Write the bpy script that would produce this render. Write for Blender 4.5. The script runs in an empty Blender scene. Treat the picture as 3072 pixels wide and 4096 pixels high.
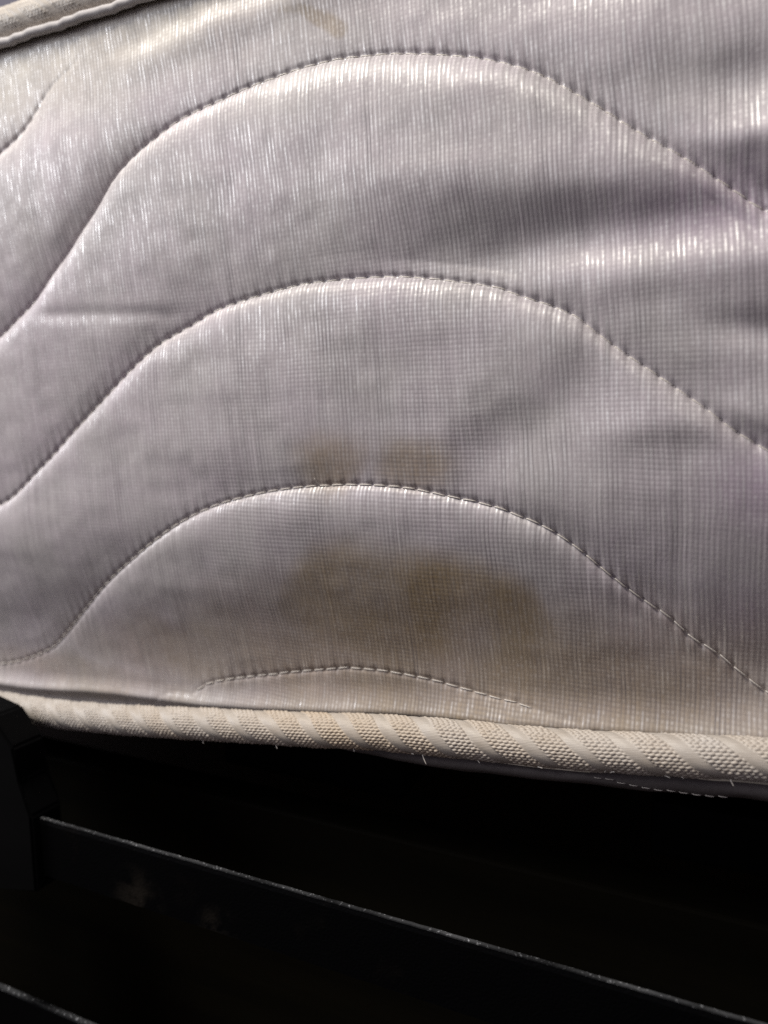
import bpy, bmesh, math, random
import numpy as np
from mathutils import Vector, Matrix

random.seed(7)
rng = np.random.default_rng(11)
SC = bpy.context.scene
COL = SC.collection

# ------------------------------------------------------------------ camera
cam_data = bpy.data.cameras.new('camera')
cam = bpy.data.objects.new('camera', cam_data)
COL.objects.link(cam)
cam.location = (0.0790, -0.17416, 0.41707)
cam.rotation_euler = (math.radians(90 - 5.1), 0, math.radians(24.4))
cam_data.sensor_fit = 'AUTO'
cam_data.sensor_width = 36.0
cam_data.lens = 26.0
cam_data.clip_start = 0.005
cam_data.clip_end = 50
cam_data.dof.use_dof = True
cam_data.dof.focus_distance = 0.180
cam_data.dof.aperture_fstop = 9.5
SC.camera = cam

# ------------------------------------------------------------------ world and lamps
world = bpy.data.worlds.new('World')
SC.world = world
world.use_nodes = True
bg = world.node_tree.nodes['Background']
bg.inputs['Color'].default_value = (0.62, 0.57, 0.68, 1)
bg.inputs['Strength'].default_value = 0.33

def area(name, loc, target, size, power, color):
    d = bpy.data.lights.new(name, 'AREA')
    d.shape = 'DISK'; d.size = size; d.energy = power; d.color = color
    o = bpy.data.objects.new(name, d); COL.objects.link(o)
    o.location = loc
    o.rotation_euler = (Vector(target) - Vector(loc)).to_track_quat('-Z', 'Y').to_euler()
    return o
area('ceiling_lamp', (-0.24, -0.27, 1.04), (0, 0, 0.45), 0.22, 5.7, (1.0, 0.945, 0.845))
area('window_light', (-0.85, -0.40, 0.80), (-0.05, 0, 0.45), 0.34, 5.2, (0.96, 0.97, 1.0))

SC.cycles.use_denoising = False
SC.view_settings.view_transform = 'Standard'
SC.view_settings.look = 'None'
SC.view_settings.exposure = 0.0
SC.view_settings.gamma = 1.0

# ------------------------------------------------------------------ helpers
def tag(o, label=None, cat=None, group=None, kind=None):
    if label: o['label'] = label
    if cat: o['category'] = cat
    if group: o['group'] = group
    if kind: o['kind'] = kind
    return o

def link(name, me, mat=None, parent=None):
    if mat is not None and not me.materials:
        me.materials.append(mat)
    o = bpy.data.objects.new(name, me); COL.objects.link(o)
    if parent is not None: o.parent = parent
    return o

def empty(name, loc=(0, 0, 0)):
    o = bpy.data.objects.new(name, None); COL.objects.link(o); o.location = loc
    o.empty_display_size = 0.05
    return o

def grid_mesh(name, V, uv=None, attrs=None, smooth=True, flip=False):
    """V: (nr, nc, 3) array -> quad grid mesh"""
    nr, nc = V.shape[:2]
    idx = np.arange(nr * nc).reshape(nr, nc)
    a, b, c, d = idx[:-1, :-1].ravel(), idx[:-1, 1:].ravel(), idx[1:, 1:].ravel(), idx[1:, :-1].ravel()
    q = np.stack([a, b, c, d] if not flip else [a, d, c, b], 1).astype(np.int32)
    me = bpy.data.meshes.new(name)
    me.vertices.add(nr * nc); me.vertices.foreach_set('co', V.reshape(-1).astype(np.float32))
    me.loops.add(q.size); me.loops.foreach_set('vertex_index', q.ravel())
    me.polygons.add(len(q)); me.polygons.foreach_set('loop_start', np.arange(0, q.size, 4, dtype=np.int32))
    me.update(calc_edges=True)
    if smooth: me.polygons.foreach_set('use_smooth', np.ones(len(q), bool))
    if uv is not None:
        l = me.uv_layers.new(name='UVMap')
        l.data.foreach_set('uv', uv.reshape(-1, 2)[q.ravel()].ravel().astype(np.float32))
    for k, v in (attrs or {}).items():
        at = me.attributes.new(k, 'FLOAT', 'POINT')
        at.data.foreach_set('value', v.ravel().astype(np.float32))
    me.validate()
    return me

def bm_mesh(name, build, smooth=False):
    bm = bmesh.new(); build(bm)
    bmesh.ops.recalc_face_normals(bm, faces=bm.faces)
    me = bpy.data.meshes.new(name); bm.to_mesh(me); bm.free()
    if smooth: me.polygons.foreach_set('use_smooth', np.ones(len(me.polygons), bool))
    return me

def box_mesh(name, lo, hi, bevel=0.0, seg=2):
    def f(bm):
        r = bmesh.ops.create_cube(bm, size=1)
        for v in bm.verts:
            v.co = Vector([lo[i] + (v.co[i] + 0.5) * (hi[i] - lo[i]) for i in range(3)])
        if bevel:
            bmesh.ops.bevel(bm, geom=bm.edges[:], offset=bevel, segments=seg, affect='EDGES', profile=0.5)
    return bm_mesh(name, f)

def smoothstep(a, b, x):
    t = np.clip((x - a) / (b - a), 0, 1)
    return t * t * (3 - 2 * t)

def pchip(xs, ys, x):
    """monotone cubic interpolation"""
    xs = np.asarray(xs, float); ys = np.asarray(ys, float)
    h = np.diff(xs); dl = np.diff(ys) / h
    m = np.zeros_like(xs)
    m[1:-1] = np.where(dl[:-1] * dl[1:] > 0, 2 * dl[:-1] * dl[1:] / (dl[:-1] + dl[1:] + 1e-12 * np.sign(dl[:-1] + dl[1:] + 1e-30)), 0)
    m[0], m[-1] = dl[0], dl[-1]
    i = np.clip(np.searchsorted(xs, x) - 1, 0, len(xs) - 2)
    t = np.clip((x - xs[i]) / h[i], 0, 1)
    return ((1 + 2 * t) * (1 - t) ** 2 * ys[i] + t * (1 - t) ** 2 * h[i] * m[i]
            + t * t * (3 - 2 * t) * ys[i + 1] + t * t * (t - 1) * h[i] * m[i + 1])

_tab = rng.random((256, 256))
def vnoise(x, y):
    xi = np.floor(x).astype(int); yi = np.floor(y).astype(int)
    fx = x - xi; fy = y - yi
    fx = fx * fx * (3 - 2 * fx); fy = fy * fy * (3 - 2 * fy)
    g = lambda i, j: _tab[i % 256, j % 256]
    return ((g(xi, yi) * (1 - fx) + g(xi + 1, yi) * fx) * (1 - fy)
            + (g(xi, yi + 1) * (1 - fx) + g(xi + 1, yi + 1) * fx) * fy) * 2 - 1
def fbm(x, y, n=4):
    s = 0; a = 1.0; t = 0
    for k in range(n):
        s = s + a * vnoise(x * 2 ** k + 17.3 * k, y * 2 ** k + 5.1 * k); t += a; a *= 0.5
    return s / t

# ------------------------------------------------------------------ materials
class N:
    def __init__(s, name):
        s.m = bpy.data.materials.new(name); s.m.use_nodes = True
        s.t = s.m.node_tree; s.b = s.t.nodes['Principled BSDF']
    def n(s, typ, **kw):
        o = s.t.nodes.new(typ)
        for k, v in kw.items(): setattr(o, k, v)
        return o
    def l(s, a, b): s.t.links.new(a, b)
    def val(s, x, sock):
        if isinstance(x, (int, float)): sock.default_value = x
        else: s.l(x, sock)
    def math(s, op, a, b=None, c=None, clamp=False):
        o = s.n('ShaderNodeMath', operation=op, use_clamp=clamp)
        s.val(a, o.inputs[0])
        if b is not None: s.val(b, o.inputs[1])
        if c is not None: s.val(c, o.inputs[2])
        return o.outputs[0]
    def comb(s, x, y, z=0.0):
        o = s.n('ShaderNodeCombineXYZ')
        s.val(x, o.inputs[0]); s.val(y, o.inputs[1]); s.val(z, o.inputs[2])
        return o.outputs[0]
    def noise(s, vec, scale=1.0, detail=2.0, rough=0.5):
        o = s.n('ShaderNodeTexNoise'); s.l(vec, o.inputs['Vector'])
        o.inputs['Scale'].default_value = scale; o.inputs['Detail'].default_value = detail
        o.inputs['Roughness'].default_value = rough
        return o.outputs['Fac']
    def mix(s, f, a, b):
        o = s.n('ShaderNodeMix', data_type='RGBA')
        s.val(f, o.inputs['Factor'])
        for x, k in ((a, 'A'), (b, 'B')):
            sk = [i for i in o.inputs if i.name == k and i.type == 'RGBA'][0]
            if isinstance(x, tuple): sk.default_value = (*x, 1)
            else: s.l(x, sk)
        return [i for i in o.outputs if i.type == 'RGBA'][0]
    def attr(s, name):
        o = s.n('ShaderNodeAttribute', attribute_name=name); return o.outputs['Fac']
    def ramp(s, f, a, b):
        o = s.n('ShaderNodeMapRange'); o.clamp = True
        s.l(f, o.inputs['Value']); o.inputs['From Min'].default_value = a; o.inputs['From Max'].default_value = b
        return o.outputs['Result']

THREAD = 0.00112
def fabric_material():
    k = N('satin_ticking')
    uv = k.n('ShaderNodeUVMap', uv_map='UVMap')
    sep = k.n('ShaderNodeSeparateXYZ'); k.l(uv.outputs[0], sep.inputs[0])
    u0, v0 = sep.outputs[0], sep.outputs[1]
    U = k.math('DIVIDE', u0, THREAD); V = k.math('DIVIDE', v0, THREAD * 1.02)
    wob = k.noise(k.comb(k.math('MULTIPLY', U, 0.035), k.math('MULTIPLY', V, 0.03)), 1, 2)
    U = k.math('ADD', U, k.math('MULTIPLY', k.math('SUBTRACT', wob, 0.5), 2.2))
    wob2 = k.noise(k.comb(k.math('MULTIPLY', U, 0.03), k.math('MULTIPLY', V, 0.035), 7.0), 1, 2)
    V = k.math('ADD', V, k.math('MULTIPLY', k.math('SUBTRACT', wob2, 0.5), 2.2))
    Ui = k.math('FLOOR', k.math('ADD', U, 0.5)); Vi = k.math('FLOOR', k.math('ADD', V, 0.5))
    fw = k.math('MULTIPLY_ADD', k.math('COSINE', k.math('MULTIPLY', U, 2 * math.pi)), 0.5, 0.5)
    fv = k.math('MULTIPLY_ADD', k.math('COSINE', k.math('MULTIPLY', V, 2 * math.pi)), 0.5, 0.5)
    sw = k.noise(k.comb(k.math('MULTIPLY', Ui, 3.71), k.math('MULTIPLY', V, 0.05)), 1, 2, 0.6)      # each warp thread swells and thins
    sv = k.noise(k.comb(k.math('MULTIPLY', U, 0.05), k.math('MULTIPLY', Vi, 3.71), 3.3), 1, 2, 0.6)  # each weft thread too
    swc = k.ramp(sw, 0.28, 0.74); svc = k.ramp(sv, 0.28, 0.74)
    fine = k.noise(k.comb(k.math('MULTIPLY', U, 2.3), k.math('MULTIPLY', V, 1.4), 9.0), 1, 2)
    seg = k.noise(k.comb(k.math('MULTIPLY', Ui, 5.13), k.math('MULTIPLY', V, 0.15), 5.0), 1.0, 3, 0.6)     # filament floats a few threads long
    glint = k.math('MULTIPLY', k.ramp(seg, 0.46, 0.68), k.math('POWER', fw, 3.0))
    patch = k.math('MULTIPLY', k.ramp(k.noise(k.comb(u0, v0), 34, 3), 0.34, 0.66), k.attr('weft'))   # where the weft shows
    h = k.math('MULTIPLY', fw, k.math('MULTIPLY_ADD', k.math('POWER', swc, 2.0), 0.95, 0.12))
    hv = k.math('MULTIPLY', k.math('MULTIPLY', fv, k.math('MULTIPLY_ADD', svc, 0.40, 0.10)), k.math('MULTIPLY_ADD', patch, 0.9, 0.08))
    H = k.math('ADD', k.math('ADD', h, hv), k.math('ADD', k.math('MULTIPLY', fine, 0.45), k.math('MULTIPLY', seg, 1.7)))
    bump = k.n('ShaderNodeBump'); bump.inputs['Strength'].default_value = 0.36
    bump.inputs['Distance'].default_value = 0.00018
    k.l(H, bump.inputs['Height']); k.l(bump.outputs[0], k.b.inputs['Normal'])
    # colour: lilac grey cloth, darker between the threads, tan stains
    tone = k.noise(k.comb(u0, v0), 38, 4)
    c = k.mix(k.ramp(tone, 0.35, 0.68), (0.515, 0.480, 0.487), (0.545, 0.488, 0.525))
    c = k.mix(k.math('MULTIPLY', k.attr('pink_shade'), 1.0), c, (0.42, 0.33, 0.42))  # mauve fold shade, painted into the cloth colour
    stain = k.attr('stain'); cream = k.attr('cream')
    c = k.mix(k.math('MULTIPLY', cream, 0.8), c, (0.60, 0.56, 0.47))  # warm light painted on as a cream tint
    c = k.mix(k.math('MULTIPLY', stain, 0.92), c, (0.295, 0.210, 0.098))  # tan stains, plus some painted shade at the lower left
    lw = k.math('POWER', k.math('SUBTRACT', 1.0, fw), 1.6)
    lv = k.math('MULTIPLY', k.math('POWER', k.math('SUBTRACT', 1.0, fv), 1.6), k.math('MULTIPLY_ADD', patch, 0.75, 0.06))
    clump = k.ramp(k.noise(k.comb(k.math('MULTIPLY', U, 0.11), k.math('MULTIPLY', V, 0.03), 2.0), 1, 3), 0.30, 0.68)
    gw = k.math('MULTIPLY', k.math('MULTIPLY', lw, k.math('MULTIPLY_ADD', k.math('POWER', k.math('SUBTRACT', 1.0, swc), 1.5), 0.85, 0.05)), k.math('MULTIPLY_ADD', clump, 0.85, 0.15))
    gv = k.math('MULTIPLY', lv, k.math('MULTIPLY_ADD', k.math('SUBTRACT', 1.0, svc), 0.55, 0.10))
    gap = k.math('ADD', gw, k.math('MULTIPLY', gv, k.math('SUBTRACT', 1.0, gw)))
    tv = k.ramp(k.noise(k.comb(k.math('MULTIPLY', Ui, 7.7), k.math('MULTIPLY', V, 0.035), 12.0), 1, 2), 0.25, 0.75)
    c = k.mix(k.math('MULTIPLY', k.math('SUBTRACT', 1.0, tv), 0.30), c, (0.22, 0.20, 0.21))
    wn = k.n('ShaderNodeTexWhiteNoise', noise_dimensions='2D'); k.l(k.comb(Ui, Vi), wn.inputs['Vector'])
    cell = k.math('MULTIPLY', k.math('MULTIPLY', wn.outputs['Value'], wn.outputs['Value']), k.math('MULTIPLY', fw, k.math('MULTIPLY_ADD', fv, 0.7, 0.3)))
    c = k.mix(k.math('MULTIPLY', cell, k.math('MULTIPLY_ADD', stain, -0.12, 0.30)), c, (0.80, 0.78, 0.77))
    c = k.mix(gap, c, (0.13, 0.115, 0.125))
    c = k.mix(k.math('MULTIPLY', glint, k.math('MULTIPLY_ADD', stain, -0.35, 0.42)), c, (0.80, 0.78, 0.77))  # pale glints painted into the base colour along warp threads
    k.l(c, k.b.inputs['Base Color'])
    rr = k.math('MULTIPLY_ADD', glint, -0.22, 0.56)
    k.l(rr, k.b.inputs['Roughness'])
    k.l(k.math('ADD', k.math('MULTIPLY_ADD', glint, 3.4, 0.65), k.math('MULTIPLY', cell, 1.2)), k.b.inputs['Specular IOR Level'])
    k.b.inputs['Anisotropic'].default_value = 0.7
    tg = k.n('ShaderNodeTangent', direction_type='UV_MAP', uv_map='UVMap'); k.l(tg.outputs[0], k.b.inputs['Tangent'])
    k.b.inputs['Sheen Weight'].default_value = 0.12
    k.b.inputs['Sheen Roughness'].default_value = 0.4
    return k.m

def tape_material():
    k = N('woven_binding')
    st = k.attr('stain'); fl = k.attr('floats')
    uv = k.n('ShaderNodeUVMap', uv_map='UVMap')
    sep = k.n('ShaderNodeSeparateXYZ'); k.l(uv.outputs[0], sep.inputs[0])
    lines = k.noise(k.comb(k.math('MULTIPLY', sep.outputs[0], 300.0), k.math('MULTIPLY', sep.outputs[1], 4500.0)), 1, 2)
    c = k.mix(k.ramp(k.noise(uv.outputs[0], 160, 3), 0.3, 0.7), (0.43, 0.380, 0.330), (0.49, 0.45, 0.41))
    c = k.mix(k.math('MULTIPLY', st, 0.75), c, (0.50, 0.385, 0.26))
    c = k.mix(k.math('MULTIPLY', k.ramp(lines, 0.58, 0.38), k.math('MULTIPLY', fl, 0.35)), c, (0.30, 0.26, 0.21))
    k.l(c, k.b.inputs['Base Color'])
    k.b.inputs['Roughness'].default_value = 0.48
    k.b.inputs['Specular IOR Level'].default_value = 0.55
    k.b.inputs['Sheen Weight'].default_value = 0.15
    bump = k.n('ShaderNodeBump'); bump.inputs['Strength'].default_value = 0.5
    bump.inputs['Distance'].default_value = 0.00008
    k.l(lines, bump.inputs['Height']); k.l(bump.outputs[0], k.b.inputs['Normal'])
    return k.m

def plain_fabric(name, col):
    k = N(name)
    tc = k.n('ShaderNodeTexCoord')
    n = k.noise(tc.outputs['Object'], 900, 3); n2 = k.noise(tc.outputs['Object'], 60, 3)
    c = k.mix(k.ramp(n2, 0.3, 0.7), col, tuple(x * 0.8 for x in col))
    k.l(c, k.b.inputs['Base Color'])
    k.b.inputs['Roughness'].default_value = 0.7
    bump = k.n('ShaderNodeBump'); bump.inputs['Strength'].default_value = 0.4
    bump.inputs['Distance'].default_value = 0.0002
    k.l(n, bump.inputs['Height']); k.l(bump.outputs[0], k.b.inputs['Normal'])
    return k.m

def thread_material():
    k = N('sewing_thread')
    tc = k.n('ShaderNodeTexCoord')
    w = k.n('ShaderNodeTexWave', wave_type='BANDS', bands_direction='DIAGONAL'); k.l(tc.outputs['Object'], w.inputs['Vector'])
    w.inputs['Scale'].default_value = 900
    c = k.mix(w.outputs['Fac'], (0.50, 0.46, 0.42), (0.62, 0.58, 0.53))
    k.l(c, k.b.inputs['Base Color'])
    k.b.inputs['Roughness'].default_value = 0.35
    return k.m

def black_metal():
    k = N('black_powder_coat')
    tc = k.n('ShaderNodeTexCoord')
    geo = k.n('ShaderNodeNewGeometry')
    sepn = k.n('ShaderNodeSeparateXYZ'); k.l(geo.outputs['Normal'], sepn.inputs[0])
    up = k.ramp(sepn.outputs[2], 0.35, 0.95)     # dust settles on what faces up
    grain = k.noise(tc.outputs['Object'], 1400, 2)
    big = k.noise(tc.outputs['Object'], 55, 4)
    dust = k.math('MULTIPLY', up, k.math('ADD', k.math('MULTIPLY', k.ramp(big, 0.30, 0.7), 0.16), k.math('MULTIPLY', k.math('MULTIPLY', k.ramp(grain, 0.60, 0.72), k.ramp(big, 0.25, 0.65)), 0.8)))
    scuff = k.ramp(k.noise(tc.outputs['Object'], 45, 5, 0.65), 0.60, 0.78)
    c = k.mix(k.math('MULTIPLY', scuff, 0.10), (0.0012, 0.0012, 0.0015), (0.03, 0.022, 0.017))
    c0 = k.n('ShaderNodeVectorMath', operation='DISTANCE'); k.l(tc.outputs['Object'], c0.inputs[0]); c0.inputs[1].default_value = (-0.068, -0.4708, 0.2885)
    c1 = k.n('ShaderNodeVectorMath', operation='DISTANCE'); k.l(tc.outputs['Object'], c1.inputs[0]); c1.inputs[1].default_value = (-0.040, -0.4708, 0.2870)
    rub = k.math('MAXIMUM', k.ramp(c0.outputs['Value'], 0.011, 0.002), k.ramp(c1.outputs['Value'], 0.008, 0.001))
    rub = k.math('MULTIPLY', rub, k.ramp(k.noise(tc.outputs['Object'], 190, 4), 0.40, 0.62))
    c = k.mix(k.math('MULTIPLY', rub, 0.5), c, (0.024, 0.020, 0.016))
    c = k.mix(dust, c, (0.42, 0.43, 0.45))
    k.l(c, k.b.inputs['Base Color'])
    k.b.inputs['Roughness'].default_value = 0.6
    k.b.inputs['Specular IOR Level'].default_value = 0.03
    bump = k.n('ShaderNodeBump'); bump.inputs['Strength'].default_value = 0.6
    bump.inputs['Distance'].default_value = 0.0003
    k.l(grain, bump.inputs['Height']); k.l(bump.outputs[0], k.b.inputs['Normal'])
    return k.m

def dark_wood(name, a, b):
    k = N(name)
    tc = k.n('ShaderNodeTexCoord')
    mp = k.n('ShaderNodeMapping'); mp.inputs['Scale'].default_value = (6, 90, 90)
    k.l(tc.outputs['Object'], mp.inputs[0])
    n = k.noise(mp.outputs[0], 1, 4, 0.6)
    k.l(k.mix(k.ramp(n, 0.3, 0.7), a, b), k.b.inputs['Base Color'])
    k.b.inputs['Roughness'].default_value = 0.7
    k.b.inputs['Specular IOR Level'].default_value = 0.05
    return k.m

M_FAB = fabric_material()
M_TAPE = tape_material()
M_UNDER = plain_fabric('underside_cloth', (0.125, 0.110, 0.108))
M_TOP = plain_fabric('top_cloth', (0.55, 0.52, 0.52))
M_THREAD = thread_material()
M_METAL = black_metal()
M_WOOD = dark_wood('dark_stained_wood', (0.003, 0.0025, 0.0015), (0.006, 0.0048, 0.0024))
M_SLAT = dark_wood('black_slat', (0.0012, 0.0012, 0.0014), (0.0018, 0.0018, 0.002))
M_FLOOR = dark_wood('floor_boards', (0.03, 0.022, 0.014), (0.045, 0.033, 0.02))

# ------------------------------------------------------------------ the quilting wave, in metres on the mattress side (x along, z up)
S1 = [(-0.1396,.453),(-0.1306,.4581),(-0.1219,.4636),(-0.1133,.4715),(-0.1071,.4765),(-0.101,.4825),(-0.0951,.4879),(-0.0865,.4968),(-0.0783,.5021),(-0.0714,.5053),(-0.0646,.5081),(-0.0588,.5096),(-0.0486,.5114),(-0.0394,.513),(-0.0307,.5139),(-0.0223,.5146),(-0.0141,.5146),(-0.0063,.5139),(.0013,.5129),(.0087,.5114),(.0158,.5096),(.0221,.5079),(.0294,.5053),(.038,.5011),(.0485,.4938),(.0545,.4892),(.0594,.4853),(.0662,.4803),(.0718,.4761),(.0773,.4717),(.0817,.4681),(.0857,.4652)]
S2 = [(-0.1433,.3972),(-0.1218,.4108),(-0.108,.4215),(-0.0968,.43),(-0.0843,.4394),(-0.077,.4443),(-0.0716,.4473),(-0.0605,.4516),(-0.0515,.4552),(-0.0405,.4575),(-0.0315,.4589),(-0.0221,.4599),(-0.0104,.46),(-0.0006,.4597),(.0051,.4592),(.0138,.4578),(.0209,.4564),(.0284,.4547),(.0351,.452),(.0433,.4487),(.048,.4463),(.0517,.4432),(.0573,.4387),(.0638,.4339),(.0699,.4294),(.0754,.4253),(.0809,.4208),(.0872,.4166)]
S3 = [(-.1604,.3371),(-.1504,.3393),(-.138,.3438),(-.1317,.3468),(-.1221,.3542),(-.1121,.3628),(-.0989,.3736),(-.0883,.381),(-.0758,.3891),(-.0647,.3953),(-.057,.3987),(-.0463,.402),(-.0323,.4049),(-.0191,.4064),(-.0066,.407),(.002,.4067),(.0091,.4061),(.0184,.4045),(.0291,.4025),(.0331,.4012),(.0392,.399),(.0452,.3959),(.0495,.3929),(.0552,.3882),(.0629,.3822),(.0696,.3777),(.0741,.3735),(.0801,.3698),(.0855,.3653),(.0901,.362)]
S4 = [(-.072,.3381),(-.0656,.3424),(-.0557,.3453),(-.0437,.3481),(-.033,.3505),(-.0228,.3525),(-.0145,.354),(-.0051,.3544),(.006,.354),(.016,.3528),(.0245,.3517),(.0327,.3509),(.0401,.3498),(.0461,.3488)]
S0 = [(-0.1358,.5104),(-0.1249,.5157),(-0.1115,.5271),(-0.1034,.531),(-0.0966,.5354),(-0.0856,.5386),(-0.0786,.5413)]
XL, XR = -0.170, 0.137     # troughs of the wave
SRC = {1: S1, 2: S2, 3: S3}
PEAK = {1: .5146, 2: .46, 3: .407}
def full(pts, peak):
    p = list(pts)
    p = [(XL, peak - (0.0708 if peak < 0.43 else 0.0672))] + [q for q in p if q[0] > XL + 0.006]
    p += [(0.104, peak - 0.0525), (0.118, peak - 0.0605), (XR, peak - 0.0645)]
    return p
def seam_z(k, x):
    """height of quilting line k at x; the wave repeats along the mattress"""
    P = 2 * (XR - XL)
    t = np.mod(np.asarray(x, float) - XL, P)
    xx = XL + np.where(t > XR - XL, P - t, t)
    if k in SRC:
        p = full(SRC[k], PEAK[k])
        return pchip([a for a, _ in p], [b for _, b in p], xx)
    if k <= 0:
        z = seam_z(1, x) + 0.0555 * (1 - k)
        if k == 0:
            w = smoothstep(-0.155, -0.136, x) * (1 - smoothstep(-0.08, -0.06, x))
            z = z * (1 - w) + w * pchip([a for a, _ in S0], [b for _, b in S0], np.clip(x, -0.1358, -0.0786))
        return z
    z = seam_z(3, x) - 0.050 * (k - 3)
    if k == 4:
        w = smoothstep(-0.096, -0.072, x) * (1 - smoothstep(0.0461, 0.075, x))
        z = z * (1 - w) + w * pchip([a for a, _ in S4], [b for _, b in S4], np.clip(x, -0.072, 0.0461))
    return z

ZT = 0.5418
GZ = [(-1.2,.3270),(-.3,.3275),(-.1566,.3299),(-.1011,.334),(-.0816,.3348),(-.0545,.3368),(-.0298,.3397),(-.0146,.3414),(-.0031,.3428),(.0191,.3447),(.0334,.3456),(.0451,.3464),(.053,.3472),(.0637,.3482),(.0789,.3496),(.0911,.3512),(.14,.355),(.3,.359),(.9,.360)]
def zbot(x): return pchip([a for a, _ in GZ], [b for _, b in GZ], x)

# columns: fine where the photograph looks, coarser beyond
def columns(fine, lo=-0.175, hi=0.118, left=-1.05, right=0.75):
    c = list(np.arange(lo, hi, fine)); s = fine; x = lo; L = []
    while x > left: s = min(s * 1.12, 0.006); x -= s; L.append(x)
    s = fine; x = c[-1]; Rr = []
    while x < right: s = min(s * 1.12, 0.006); x += s; Rr.append(x)
    return np.array(L[::-1] + c + Rr)

STITCH = 0.0041
KS = list(range(-2, 8))
_xs = np.linspace(-1.3, 1.0, 9201)
ARC = {}
for k_ in KS:
    zz = seam_z(k_, _xs)
    ARC[k_] = np.concatenate([[0], np.cumsum(np.hypot(np.diff(_xs), np.diff(zz)))]) / STITCH
def seam_phase(k, x): return np.interp(x, _xs, ARC[k])

# folds in the loose cloth: path, half width, depth
FOLDS = [
    ([(.13,.4655),(.0861,.4650),(.0722,.4643),(.0532,.4632),(.0322,.4622),(.0089,.4620),(-.02,.462)], 0.0082, .0027, 1.0),
    ([(.13,.4875),(.085,.4905),(.0712,.4920),(.0573,.4958),(.045,.501)], .0058, .0016, 1.0),
    ([(.0600,.4390),(.0489,.4285),(.0384,.4212),(.0272,.4165),(.015,.414)], .0085, .0015, 1.0),
    ([(-.1263,.4585),(-.09,.4566),(-.0547,.4541)], .0022, .0004, 1.0),
    ([(.12,.4385),(.09,.4400),(.066,.4455)], .0040, .0016, 1.0),
    ([(.12,.4740),(.09,.4790),(.062,.4815)], .0034, -.0012, 1.0),
    ([(-.02,.4860),(.02,.4800),(.06,.4745),(.09,.4735)], .0070, -.0012, 1.0),
    ([(-.10,.5240),(-.05,.5300),(0.0,.5330),(.05,.5250)], .0050, -.0012, 1.0),
    ([(.13,.4555),(.086,.4555),(.055,.4550),(.03,.4560),(.01,.458)], .0050, -.0010, 1.0),
    ([(.12,.4215),(.09,.4235),(.066,.4225),(.045,.4165)], .0048, -.0011, 1.0),
    ([(.055,.3880),(.075,.3700),(.10,.3600)], .0060, .0010, 1.0),
]
def path_dist(path, x, z):
    best = np.full(x.shape, 1e9); tt = np.zeros(x.shape); L = 0
    seg = [math.dist(a, b) for a, b in zip(path, path[1:])]; tot = sum(seg)
    for (a, b), l in zip(zip(path, path[1:]), seg):
        t = np.clip(((x - a[0]) * (b[0] - a[0]) + (z - a[1]) * (b[1] - a[1])) / (l * l), 0, 1)
        d = np.hypot(x - a[0] - t * (b[0] - a[0]), z - a[1] - t * (b[1] - a[1]))
        m = d < best
        best = np.where(m, d, best); tt = np.where(m, (L + t * l) / tot, tt); L += l
    return best, tt

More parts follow.
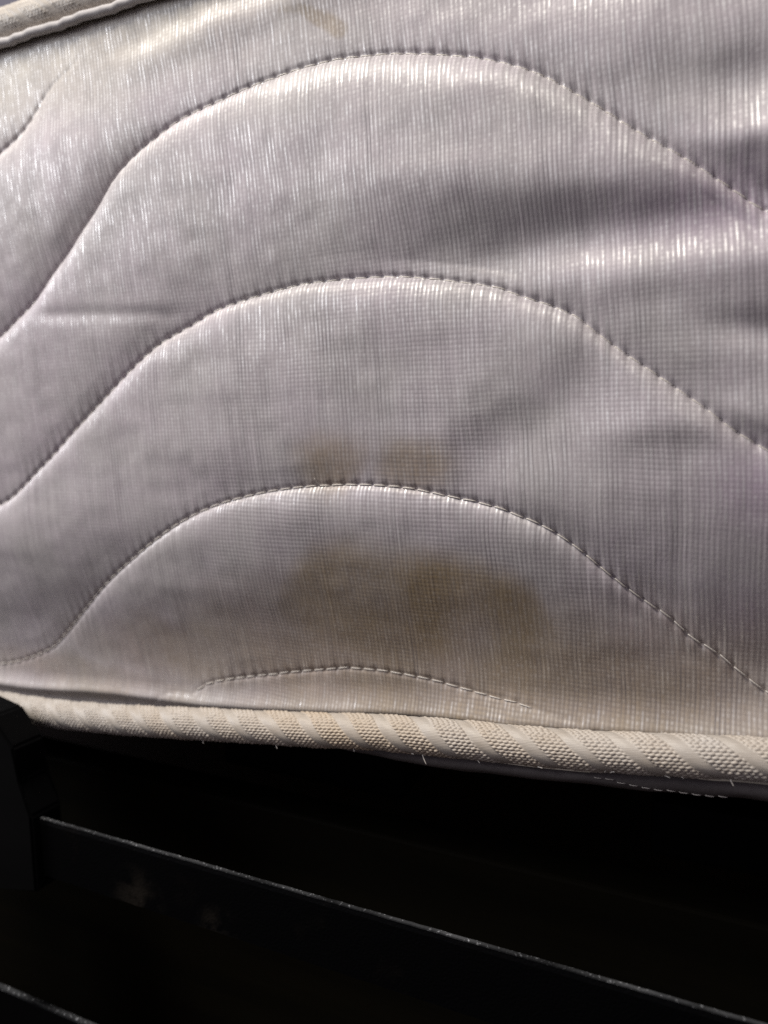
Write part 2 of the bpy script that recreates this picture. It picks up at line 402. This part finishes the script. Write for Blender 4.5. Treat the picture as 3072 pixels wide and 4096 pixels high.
def panel_height(x, z):
    """how far the cloth stands out of the seam plane (towards the room), arrays in metres"""
    shp = x.shape
    zs = np.stack([seam_z(k, x) for k in KS])              # descending
    e = 1e-4
    cs = np.stack([1 / np.sqrt(1 + ((seam_z(k, x + e) - seam_z(k, x - e)) / (2 * e)) ** 2) for k in KS])
    ph = np.stack([seam_phase(k, x) for k in KS])
    above = np.zeros(shp, int)
    for i in range(len(KS)): above = np.where(zs[i] >= z, i, above)
    take = lambda A, i: np.take_along_axis(A, i[None], 0)[0]
    i0 = np.clip(above, 0, len(KS) - 2); i1 = i0 + 1
    du = np.maximum((take(zs, i0) - z) * take(cs, i0), 0)      # to the seam above
    dl = np.maximum((z - take(zs, i1)) * take(cs, i1), 0)      # to the seam below
    b = z - zbot(x); tdist = ZT - z
    A = 0.0019 + 0.0019 * smoothstep(0.38, 0.49, z)
    A = A * (0.15 + 0.85 * smoothstep(0.010, 0.040, b)) * (0.10 + 0.90 * smoothstep(0.006, 0.045, tdist))
    A = A * (1 + 0.28 * fbm(x * 24, z * 24, 2))
    puff = A * (1 - np.exp(-du / 0.0028)) * (1 - np.exp(-dl / 0.0100))
    seam = np.minimum(du, dl); phs = np.where(du < dl, take(ph, i0), take(ph, i1))
    fr = np.abs(phs - np.round(phs)) * STITCH
    puff += -0.00025 * np.exp(-(seam / 0.0007) ** 2)
    puff += -0.00042 * np.exp(-(seam / 0.0008) ** 2 - (fr / 0.0007) ** 2)
    puff += -0.00015 * (1 + 0.8 * vnoise(phs * 0.37, z * 60)) * np.cos(2 * np.pi * phs + 1.2 * vnoise(phs * 0.6, z * 40 + 7)) * np.exp(-seam / 0.0022) * (1 - np.exp(-(seam / 0.0006) ** 2))
    # seams fade out where the line runs under the binding
    edge = smoothstep(0.000, 0.012, b)
    h = puff * (0.25 + 0.75 * edge) * (0.10 + 0.90 * smoothstep(0.002, 0.034, tdist))
    for path, w, dep, _ in FOLDS:
        d, t = path_dist(path, x, z)
        taper = np.minimum(smoothstep(0, 0.25, t), 1 - smoothstep(0.72, 1.0, t))
        if path[0][0] > 0.11: taper = 1 - smoothstep(0.55, 1.0, t)
        sm = np.clip(seam / 0.004, 0, 1)
        h = h - dep * taper * np.exp(-(d / w) ** 2) * (0.25 + 0.75 * sm)
    h = h + 0.0006 * fbm(x * 42 + 3, z * 60, 3) * np.clip(seam / 0.006, 0, 1)
    # overall bulge, hollow above the lower binding, small flare into it
    h = h + 0.0105 * (smoothstep(0.003, 0.062, b) - 1)
    fw_ = 0.0060 + 0.0050 * smoothstep(-0.10, 0.06, x) + 0.0015 * fbm(x * 30, x * 0, 2)
    h = h + 0.34 * fw_ * (1 - np.clip(b / fw_, 0, 1)) ** 2 * (1 + 0.15 * fbm(x * 45, z * 30, 2))
    h = h - 0.0036 * (1 - smoothstep(-0.004, 0.0014, b))
    h = h - 0.0008 * (1 - smoothstep(-0.003, 0.003, tdist))
    return h

# ------------------------------------------------------------------ mattress
mattress = empty('mattress', (0, 0.45, 0.33))
tag(mattress, 'stained lilac grey mattress with wave quilted side and cream woven binding', 'mattress')
INV = Matrix.Translation((0, -0.45, -0.33))
def part(name, me, mat, parent=mattress):
    me.transform(INV) if parent is mattress else None
    return link(name, me, mat, parent)

xc = columns(0.0005)
nr = 440
t = np.linspace(0, 1, nr)
X = np.repeat(xc[None], nr, 0)
Z = (zbot(xc)[None] - 0.005) * (1 - t[:, None]) + (ZT + 0.004) * t[:, None]
Hh = panel_height(X, Z)
Vp = np.stack([X, -Hh, Z], -1)

def stain_shade_field(x, z):
    n = fbm(x * 55, z * 55, 4); n2 = fbm(x * 90 + 9, z * 90, 4)
    wx = x + 0.005 * n; wz = z + 0.005 * fbm(x * 55 + 40, z * 55 + 11, 4)
    def ell(cx, cz, rx, rz, soft): return 1 - smoothstep(1 - soft, 1 + soft, np.hypot((wx - cx) / rx, (wz - cz) / rz))
    top = np.interp(x, [-.055, -.043, -.033, -.021, -.0106, .0084, .026, .0385, .047, .056, .075], [.335, .362, .378, .3885, .3915, .389, .3875, .3815, .370, .355, .335])
    big = fbm(x * 38 + 21, z * 38 + 3, 4)
    s = 0.92 * smoothstep(-0.0065, 0.0055, top + 0.0030 * n - z)
    s = s * smoothstep(-0.050, -0.018, x + 0.012 * big) * (1 - 0.80 * smoothstep(0.026, 0.072, x + 0.014 * big))
    s = s * (0.78 + 0.26 * smoothstep(-0.02, 0.035, x)) * (1 + 0.30 * big) * (0.82 + 0.18 * smoothstep(0.004, 0.022, z - zbot(x)))
    s = np.maximum(s, 0.72 * ell(0.020, 0.355, 0.085, 0.024, 0.55))
    s = np.maximum(s, 0.62 * ell(-0.0155, 0.4120, 0.010, 0.0065, 0.6))
    s = np.maximum(s, 0.70 * ell(0.0085, 0.4115, 0.0105, 0.0062, 0.6))
    s = np.maximum(s, 0.55 * ell(-0.06, 0.351, 0.05, 0.012, 0.6))  # brown stain that also paints in the shading at lower left
    s = np.maximum(s, 0.40 * ell(-0.115, 0.3385, 0.05, 0.006, 0.6))  # same along the left edge: stain and painted shade together
    s = np.maximum(s, 0.40 * ell(0.055, 0.362, 0.022, 0.013, 0.6))
    # upper spot
    d, tt = path_dist([(-.029, .5300), (-.0228, .5284), (-.0181, .5255), (-.0147, .5230), (-.0124, .5209)], x + 0.0012 * n2, z + 0.0012 * n)
    wd = 0.0008 + 0.0010 * smoothstep(0.1, 0.8, tt)
    s = np.maximum(s, 0.62 * (1 - smoothstep(wd * 0.7, wd * 1.5, d)) * (0.4 + 0.6 * smoothstep(0.2, 0.4, tt)))
    return np.clip(s * (1 + 0.22 * n2), 0, 1)
def pink_shade_field(x, z):  # painted shade: mauve patches at the right folds, faint at left
    def g(cx, cz, rx, rz): return np.exp(-((x - cx) / rx) ** 2 - ((z - cz) / rz) ** 2)
    return np.clip(0.8 * g(0.078, 0.467, 0.022, 0.010) + 0.8 * g(0.089, 0.408, 0.012, 0.010) + 0.5 * g(0.086, 0.380, 0.010, 0.010)
                   + 0.25 * g(-0.12, 0.44, 0.03, 0.03), 0, 1)
def weft_field(x, z):
    g = np.exp(-((x - 0.005) / 0.075) ** 2) * (1 - smoothstep(0.425, 0.475, z))
    return np.clip(0.12 + 0.95 * g + 0.15 * fbm(x * 30, z * 30 + 8, 3), 0, 1)
def cream_light_field(x, z):  # painted light: flare above the lower tape, and the upper left
    return np.clip(0.30 * (1 - smoothstep(0, 0.006, z - zbot(x))) + 0.9 * smoothstep(0.508, 0.54, z - 0.12 * (x + 0.10) + 0.004 * fbm(x * 40, z * 40, 3)), 0, 1)
UV = np.stack([X + 0.025 * (Z - 0.36) + 0.20 * (Z - 0.36) ** 2 + 0.45 * np.maximum(0, -0.02 - X) * (Z - 0.36), Z], -1)
side = part('side_panel', grid_mesh('side_panel', Vp, UV, {'stain': stain_shade_field(X, Z), 'pink_shade': pink_shade_field(X, Z), 'cream': cream_light_field(X, Z), 'weft': weft_field(X, Z)}), M_FAB)
tag(side, 'lilac grey satin quilted side with tan stains')

# stitches -----------------------------------------------------------
def stitch_mesh():
    n = 8; pr = [(-0.5, 0.25, -1.25), (-0.46, 0.8, -0.55), (-0.34, 1.0, 0.05), (-0.05, 1.0, 0.30), (0.25, 0.95, 0.05), (0.42, 0.8, -0.6), (0.5, 0.3, -1.3)]
    r = 0.00018; L = 0.0035
    bm = bmesh.new(); rings = []
    for s, rr, dz in pr:
        rings.append([bm.verts.new((s * L, math.cos(a) * r * rr, (dz * 0.00022) + math.sin(a) * r * rr)) for a in [2 * math.pi * i / n for i in range(n)]])
    for a, b in zip(rings, rings[1:]):
        for i in range(n): bm.faces.new((a[i], a[(i + 1) % n], b[(i + 1) % n], b[i]))
    bm.faces.new(rings[0][::-1]); bm.faces.new(rings[-1])
    bmesh.ops.recalc_face_normals(bm, faces=bm.faces)
    me = bpy.data.meshes.new('stitch'); bm.to_mesh(me); bm.free()
    me.polygons.foreach_set('use_smooth', np.ones(len(me.polygons), bool))
    me.materials.append(M_THREAD)
    return me
STM = stitch_mesh()
def stitch_matrix(p, tangent, normal):
    xax = Vector(tangent).normalized(); nz = Vector(normal)
    yax = nz.cross(xax).normalized(); zax = xax.cross(yax)
    m = Matrix((xax, yax, zax)).transposed().to_4x4(); m.translation = p
    return m
def ph1(x, z): return float(panel_height(np.array([[x]]), np.array([[z]]))[0, 0])
rest = []
for k in range(-1, 6):
    n0 = int(np.ceil(seam_phase(k, -1.0))); n1 = int(seam_phase(k, 0.72))
    ns = np.arange(n0, n1) + 0.5
    xs = np.interp(ns, ARC[k], _xs); zs = seam_z(k, xs)
    xa = np.interp(ns - 0.4, ARC[k], _xs); xb = np.interp(ns + 0.4, ARC[k], _xs)
    za, zb_ = seam_z(k, xa), seam_z(k, xb)
    ok = (zs < ZT - 0.003) & (zs > zbot(xs) + (0.0046 if k >= 4 else 0.0015))
    if not ok.any(): continue
    hs = panel_height(xs[None], zs[None])[0]
    ha = panel_height(xa[None], za[None])[0]; hb = panel_height(xb[None], zb_[None])[0]
    for i in np.nonzero(ok)[0]:
        jit = random.uniform(-1, 1)
        p = Vector((xs[i], -hs[i] - (0.00028 if k == 3 else 0.00012 if k > 3 else 0.00004 if k > 0 else -0.00022), zs[i] + 0.00008 * jit))
        tg = Vector((xb[i] - xa[i], -(hb[i] - ha[i]) * 0.6 + random.uniform(-.00012, .00012), zb_[i] - za[i] + 0.00018 * jit))
        m = stitch_matrix(p, tg, (0, -1, 0.25))
        if -0.162 < xs[i] < 0.094 and zs[i] < 0.556 - 0.235 * (xs[i] + 0.133):
            o = link('stitch', STM, None, side); o.matrix_local = INV @ m
        else:
            rest.append(m)
def joined(name, src, mats):
    co = np.array([v.co[:] + (1,) for v in src.vertices]); fs = [list(p.vertices) for p in src.polygons]
    Vv = []; Ff = []
    for i, m in enumerate(mats):
        Vv.append((co @ np.array(m).T)[:, :3]); Ff += [[a + i * len(co) for a in f] for f in fs]
    me = bpy.data.meshes.new(name); me.from_pydata(np.concatenate(Vv).tolist(), [], Ff)
    me.materials.append(M_THREAD); return me
ro = joined('stitching', STM, [INV @ m for m in rest])
tag(link('stitching', ro, None, side), kind='stuff')

# binding tape ------------------------------------------------------
TP, TS = 0.0118, 1.22
def tape(name, zc, r, yc, a0, a1, fine, astep, hi_res, phase=0.0, squash=1.0):
    xs = columns(fine)
    na = int((a1 - a0) * r / astep); an = np.linspace(a0, a1, na)      # angle: 0 = back-up, grows over the top to the front and under
    Xa = np.repeat(xs[None], na, 0); Aa = np.repeat(an[:, None], len(xs), 1)
    arc = Aa * r
    wob = 0.0022 * fbm(Xa * 45 + phase * 9, arc * 60, 3)
    q = (Xa + wob + phase - TS * arc) / TP
    f = q - np.floor(q)
    bead_zone = smoothstep(0.30, 0.36, f) * (1 - smoothstep(0.94, 1.0, f))
    row = arc / 0.00076; ri = np.floor(row); rf = row - ri - 0.5
    bx = (Xa + wob * 0.3) / 0.0014 + 0.5 * np.mod(ri, 2) + 0.15 * vnoise(ri * 3.1, Xa * 90)
    bf = bx - np.floor(bx) - 0.5
    bead = np.sqrt(np.clip(1 - (bf / 0.47) ** 2 - (rf / 0.52) ** 2, 0, 1))
    bead *= 0.85 + 0.3 * vnoise(np.floor(bx) * 7.7, ri * 5.3)
    floatp = (1 - bead_zone)
    ridge = np.exp(-((f - 0.15) / 0.14) ** 2)
    d = 0.00042 * bead * bead_zone + 0.00018 * ridge * floatp + 0.00004 * np.sin(arc / 0.00034 * 2 * np.pi) * floatp
    d += 0.00025 * fbm(Xa * 50, arc * 80 + 4, 3)
    R = r + d
    zc_ = zc(xs)[None]; yc_ = yc(xs)[None] if callable(yc) else yc
    # a tape laid round a cord: angle 0 points back (+y), pi/2 up, pi to the room (-y), 3pi/2 down
    Y = yc_ + np.cos(Aa) * R; Zz = zc_ + np.sin(Aa) * R * squash
    # back edge turns down into the seam
    Vv = np.stack([Xa, Y, Zz], -1)
    st = np.clip(0.6 * np.exp(-((Xa - 0.005) / 0.05) ** 2) + 0.30 + 0.65 * fbm(Xa * 30 + 5, arc * 40, 3), 0, 1) * smoothstep(-0.14, -0.06, Xa) * (1 - 0.6 * smoothstep(0.05, 0.09, Xa))
    me = grid_mesh(name, Vv, np.stack([Xa, arc], -1), {'stain': st * (0.45 + 0.55 * bead_zone) * (0.75 + 0.5 * vnoise(np.floor(q) * 3.3, q * 0)), 'floats': floatp}, flip=True)
    return part(name, me, M_TAPE)
PC = [(-1.2,.3258),(-0.3,.3262),(-0.1399,.3289),(-0.1161,.3300),(-0.0837,.3328),(-0.0589,.3357),(-0.022,.3400),(.0028,.3431),(.0275,.3450),(.0497,.3468),(.0696,.3492),(.0902,.3517),(.14,.356),(.3,.360),(.9,.361)]
def zpipe(x): return pchip([a for a, _ in PC], [b for _, b in PC], x)
low = tape('binding_tape', lambda x: zpipe(x) - 0.0006, 0.0044, -0.0032, 0.25, 5.4, 0.00022, 0.00012, True)
tag(low, 'cream woven tape along the lower edge, yellowed in the middle')
up = tape('binding_tape', lambda x: 0 * x + 0.5496, 0.0056, 0.0028, -0.9, 5.2, 0.00045, 0.0003, False, 0.004)
tag(up, 'pale woven tape along the upper edge')

def tube_mesh(name, pts, rad, n=8, rfun=None):
    bm = bmesh.new(); rings = []
    P = [Vector(p) for p in pts]
    for i, p in enumerate(P):
        tg = (P[min(i + 1, len(P) - 1)] - P[max(i - 1, 0)]).normalized()
        a = tg.cross(Vector((0.13, 0.31, 0.94))).normalized(); b = tg.cross(a)
        r = rad * (rfun(i / (len(P) - 1)) if rfun else 1)
        rings.append([bm.verts.new(p + a * math.cos(w) * r + b * math.sin(w) * r) for w in [2 * math.pi * j / n for j in range(n)]])
    for a, b in zip(rings, rings[1:]):
        for j in range(n): bm.faces.new((a[j], a[(j + 1) % n], b[(j + 1) % n], b[j]))
    bm.faces.new(rings[0][::-1]); bm.faces.new(rings[-1])
    bmesh.ops.recalc_face_normals(bm, faces=bm.faces)
    me = bpy.data.meshes.new(name); bm.to_mesh(me); bm.free()
    me.polygons.foreach_set('use_smooth', np.ones(len(me.polygons), bool))
    return me
# folded hem between the side cloth and the upper tape
cx = columns(0.003)
hem = [(x, -0.0016 - 0.0003 * math.sin(x * 900), 0.5428 + 0.0002 * math.sin(x * 310)) for x in cx]
part('hem_fold', tube_mesh('hem_fold', hem, 0.0013, 10), M_TOP)

# underside and top ------------------------------------------------
xu = columns(0.0012)
def drop(x): return 0.0022 + 0.0052 * smoothstep(-0.03, 0.02, x) + 0.0014 * smoothstep(0.05, 0.095, x)
pr = []
for s in np.linspace(0, 1, 26):                       # round nose under the tape, then back under the mattress
    a = s * 2.0
    pr.append((s, a))
rows = []
zp = zpipe(xu); dr = drop(xu)
for s in np.linspace(0, 1, 28):
    a = -0.35 + s * 1.95
    yy = 0.0045 - 0.0088 * np.cos(a)
    zz = zp - 0.0030 - dr * (0.5 + 0.5 * np.sin(a)) * 1.0 - 0.0006 * fbm(xu * 80, xu * 0 + s * 2, 2)
    rows.append(np.stack([xu, yy + 0 * xu, zz], -1))
for yv in (0.012, 0.02, 0.04, 0.08, 0.16, 0.3, 0.5, 0.7, 0.9):
    zz = (zp - 0.003 - dr) * math.exp(-max(0, yv - .01) / 0.08) + (0.3205) * (1 - math.exp(-max(0, yv - .01) / 0.08))
    rows.append(np.stack([xu, yv + 0 * xu, zz], -1))
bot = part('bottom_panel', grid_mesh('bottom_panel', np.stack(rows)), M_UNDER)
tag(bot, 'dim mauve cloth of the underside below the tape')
RW = np.stack(rows)[:28]
for x in np.arange(0.0560, 0.083, 0.00262):
    zq = float(np.interp(x, [0.0568, 0.0621, 0.07, 0.0751, 0.0802, 0.086], [.3407, .3402, .34, .34, .3405, .341])) + 0.0006
    ci = int(np.argmin(np.abs(xu - x))); ri = int(np.argmin(np.abs(RW[4:, ci, 2] - zq))) + 4
    pz = RW[ri, ci]
    o = link('stitch', STM, None, bot); o.matrix_local = INV @ stitch_matrix(Vector((x, pz[1] - 0.00025, pz[2])), (1, 0, 0.02), (0, -1, -0.2)) @ Matrix.Scale(0.55, 4)
yt = np.concatenate([np.linspace(-0.001, 0.03, 8), np.linspace(0.05, 0.9, 30)])
Xt, Yt = np.meshgrid(columns(0.008), yt)
Zt = 0.5435 + 0.010 * (1 - np.exp(-(Yt + 0.001) / 0.02)) + 0.006 * (0.5 + 0.5 * np.cos(Xt * 40) * np.cos(Yt * 40)) * smoothstep(0.02, 0.08, Yt)
part('top_panel', grid_mesh('top_panel', np.stack([Xt, Yt, Zt], -1)), M_TOP)
# ends and back so that the mattress is closed
for xe in (xc[0] + 0.002, xc[-1] - 0.002):
    part('end_panel', box_mesh('end_panel', (xe - 0.002, 0.004, 0.332), (xe + 0.002, 0.9, 0.546), 0.0), M_TOP)
part('back_panel', box_mesh('back_panel', (xc[0], 0.898, 0.325), (xc[-1], 0.902, 0.548), 0.0), M_TOP)

# loose fibres on the tape and one thread end at a stitch
def fibre(pts, r, parent, mat=M_THREAD):
    me = tube_mesh('loose_thread', pts, r, 6, lambda s: 1 - 0.5 * s)
    me.transform(INV)
    link('loose_thread', me, mat, parent)
def curl(p, d, l, bend, n=6):
    p = Vector(p); d = Vector(d).normalized(); o = [p.copy()]
    for i in range(n):
        d = (d + Vector(bend) / n).normalized(); p = p + d * l / n; o.append(p.copy())
    return o
fibre(curl((-0.0185, -0.0010, 0.4064), (-0.5, -0.6, 0.8), 0.0026, (-0.2, -0.2, 0.9)), 0.00018, side)
for x, dx, dz, l in ((0.0135, .4, -.8, .0026), (0.0105, .9, .2, .0008), (0.0425, .9, .3, .0014), (0.0590, .6, .7, .0013), (0.0577, .2, .9, .0008), (0.0705, .9, .1, .0012), (0.0738, .8, -.1, .0007), (0.0835, .3, -.9, .0014), (-0.030, .5, -.7, .0012), (-0.055, .3, -.9, .0010), (0.028, .6, -.6, .0007), (-0.006, .5, -.8, .0008)):
    z = float(zpipe(np.array([x]))[0]) - 0.0043
    fibre(curl((x, -0.0062, z), (dx, -0.5, dz), l, (0.5, 0, -0.3)), 0.00016, low)

# ------------------------------------------------------------------ bed frame
frame = empty('bed_frame', (0, 0.45, 0.0))
tag(frame, 'black metal bed frame with dusty rail edges under the mattress', 'bed frame')
def fpart(name, me, mat):
    me.transform(Matrix.Translation((0, -0.45, 0))); return link(name, me, mat, frame)
def rail_mesh(name, z0, z1, y0, y1, x0, x1, lip):
    """sheet metal rail with a rolled upper edge"""
    prof = []
    ycn = (y0 + y1) / 2; r = (y1 - y0) / 2
    for i in range(9):
        a = math.pi * i / 8
        prof.append((ycn + lip * math.cos(a), z1 - lip + lip * math.sin(a)))
    prof += [(y0, z1 - lip * 2.2), (y0, z0), (y1, z0), (y1, z1 - lip * 2.2)]
    xs = np.arange(x0, x1 + 1e-6, 0.002)
    def f(bm):
        rings = []
        for x in xs:
            w = 0.00012 * (random.random() - 0.5)
            rings.append([bm.verts.new((x, y, z + w)) for y, z in prof])
        n = len(prof)
        for a, b in zip(rings, rings[1:]):
            for j in range(n): bm.faces.new((a[j], a[(j + 1) % n], b[(j + 1) % n], b[j]))
        bm.faces.new(rings[0][::-1]); bm.faces.new(rings[-1])
    return bm_mesh(name, f, False)
r1 = fpart('side_rail', rail_mesh('side_rail', 0.2862, 0.3042, -0.0208, -0.0188, -1.0, 0.7, 0.0007), M_METAL)
tag(r1, 'black rail with a thin dusty upper edge')
r2 = fpart('lower_rail', rail_mesh('lower_rail', 0.195, 0.2426, -0.0210, -0.0186, -1.0, 0.7, 0.0012), M_METAL)
tag(r2, 'lower black rail with a pale dusty edge')
def post(bm):
    prof = [(-0.1052, 0.2818), (-0.1062, 0.3056), (-0.1120, 0.3150), (-0.1128, 0.3260), (-0.1215, 0.3345), (-0.150, 0.3400), (-0.175, 0.3400), (-0.175, 0.0), (-0.145, 0.0), (-0.140, 0.2760)]
    f0 = [bm.verts.new((x, -0.0235, z)) for x, z in prof]
    f1 = [bm.verts.new((x, -0.0120, z)) for x, z in prof]
    n = len(prof)
    bm.faces.new(f0); bm.faces.new(f1[::-1])
    for i in range(n): bm.faces.new((f0[i], f1[i], f1[(i + 1) % n], f0[(i + 1) % n]))
    bmesh.ops.bevel(bm, geom=bm.edges[:], offset=0.0008, segments=2, affect='EDGES')
fpart('corner_post', bm_mesh('corner_post', post), M_SLAT)
fpart('side_board', box_mesh('side_board', (-1.0, 0.020, 0.10), (0.7, 0.034, 0.300), 0.001), M_WOOD)
for i in range(12):
    x = -0.95 + i * 0.145
    fpart('slat', box_mesh('slat', (x, 0.036, 0.303), (x + 0.07, 0.88, 0.3195), 0.002), M_SLAT)
fpart('back_board', box_mesh('back_board', (-1.0, 0.882, 0.0), (0.7, 0.90, 0.318), 0.001), M_WOOD)
for x in (-0.99, 0.67):
    fpart('leg', box_mesh('leg', (x, -0.016, 0.0), (x + 0.02, 0.018, 0.30), 0.001), M_METAL)

# ------------------------------------------------------------------ floor
fl = link('floor', grid_mesh('floor', np.stack([*np.meshgrid(np.linspace(-3, 3, 9), np.linspace(-3, 3, 9)), np.zeros((9, 9))], -1)), M_FLOOR)
tag(fl, kind='structure')
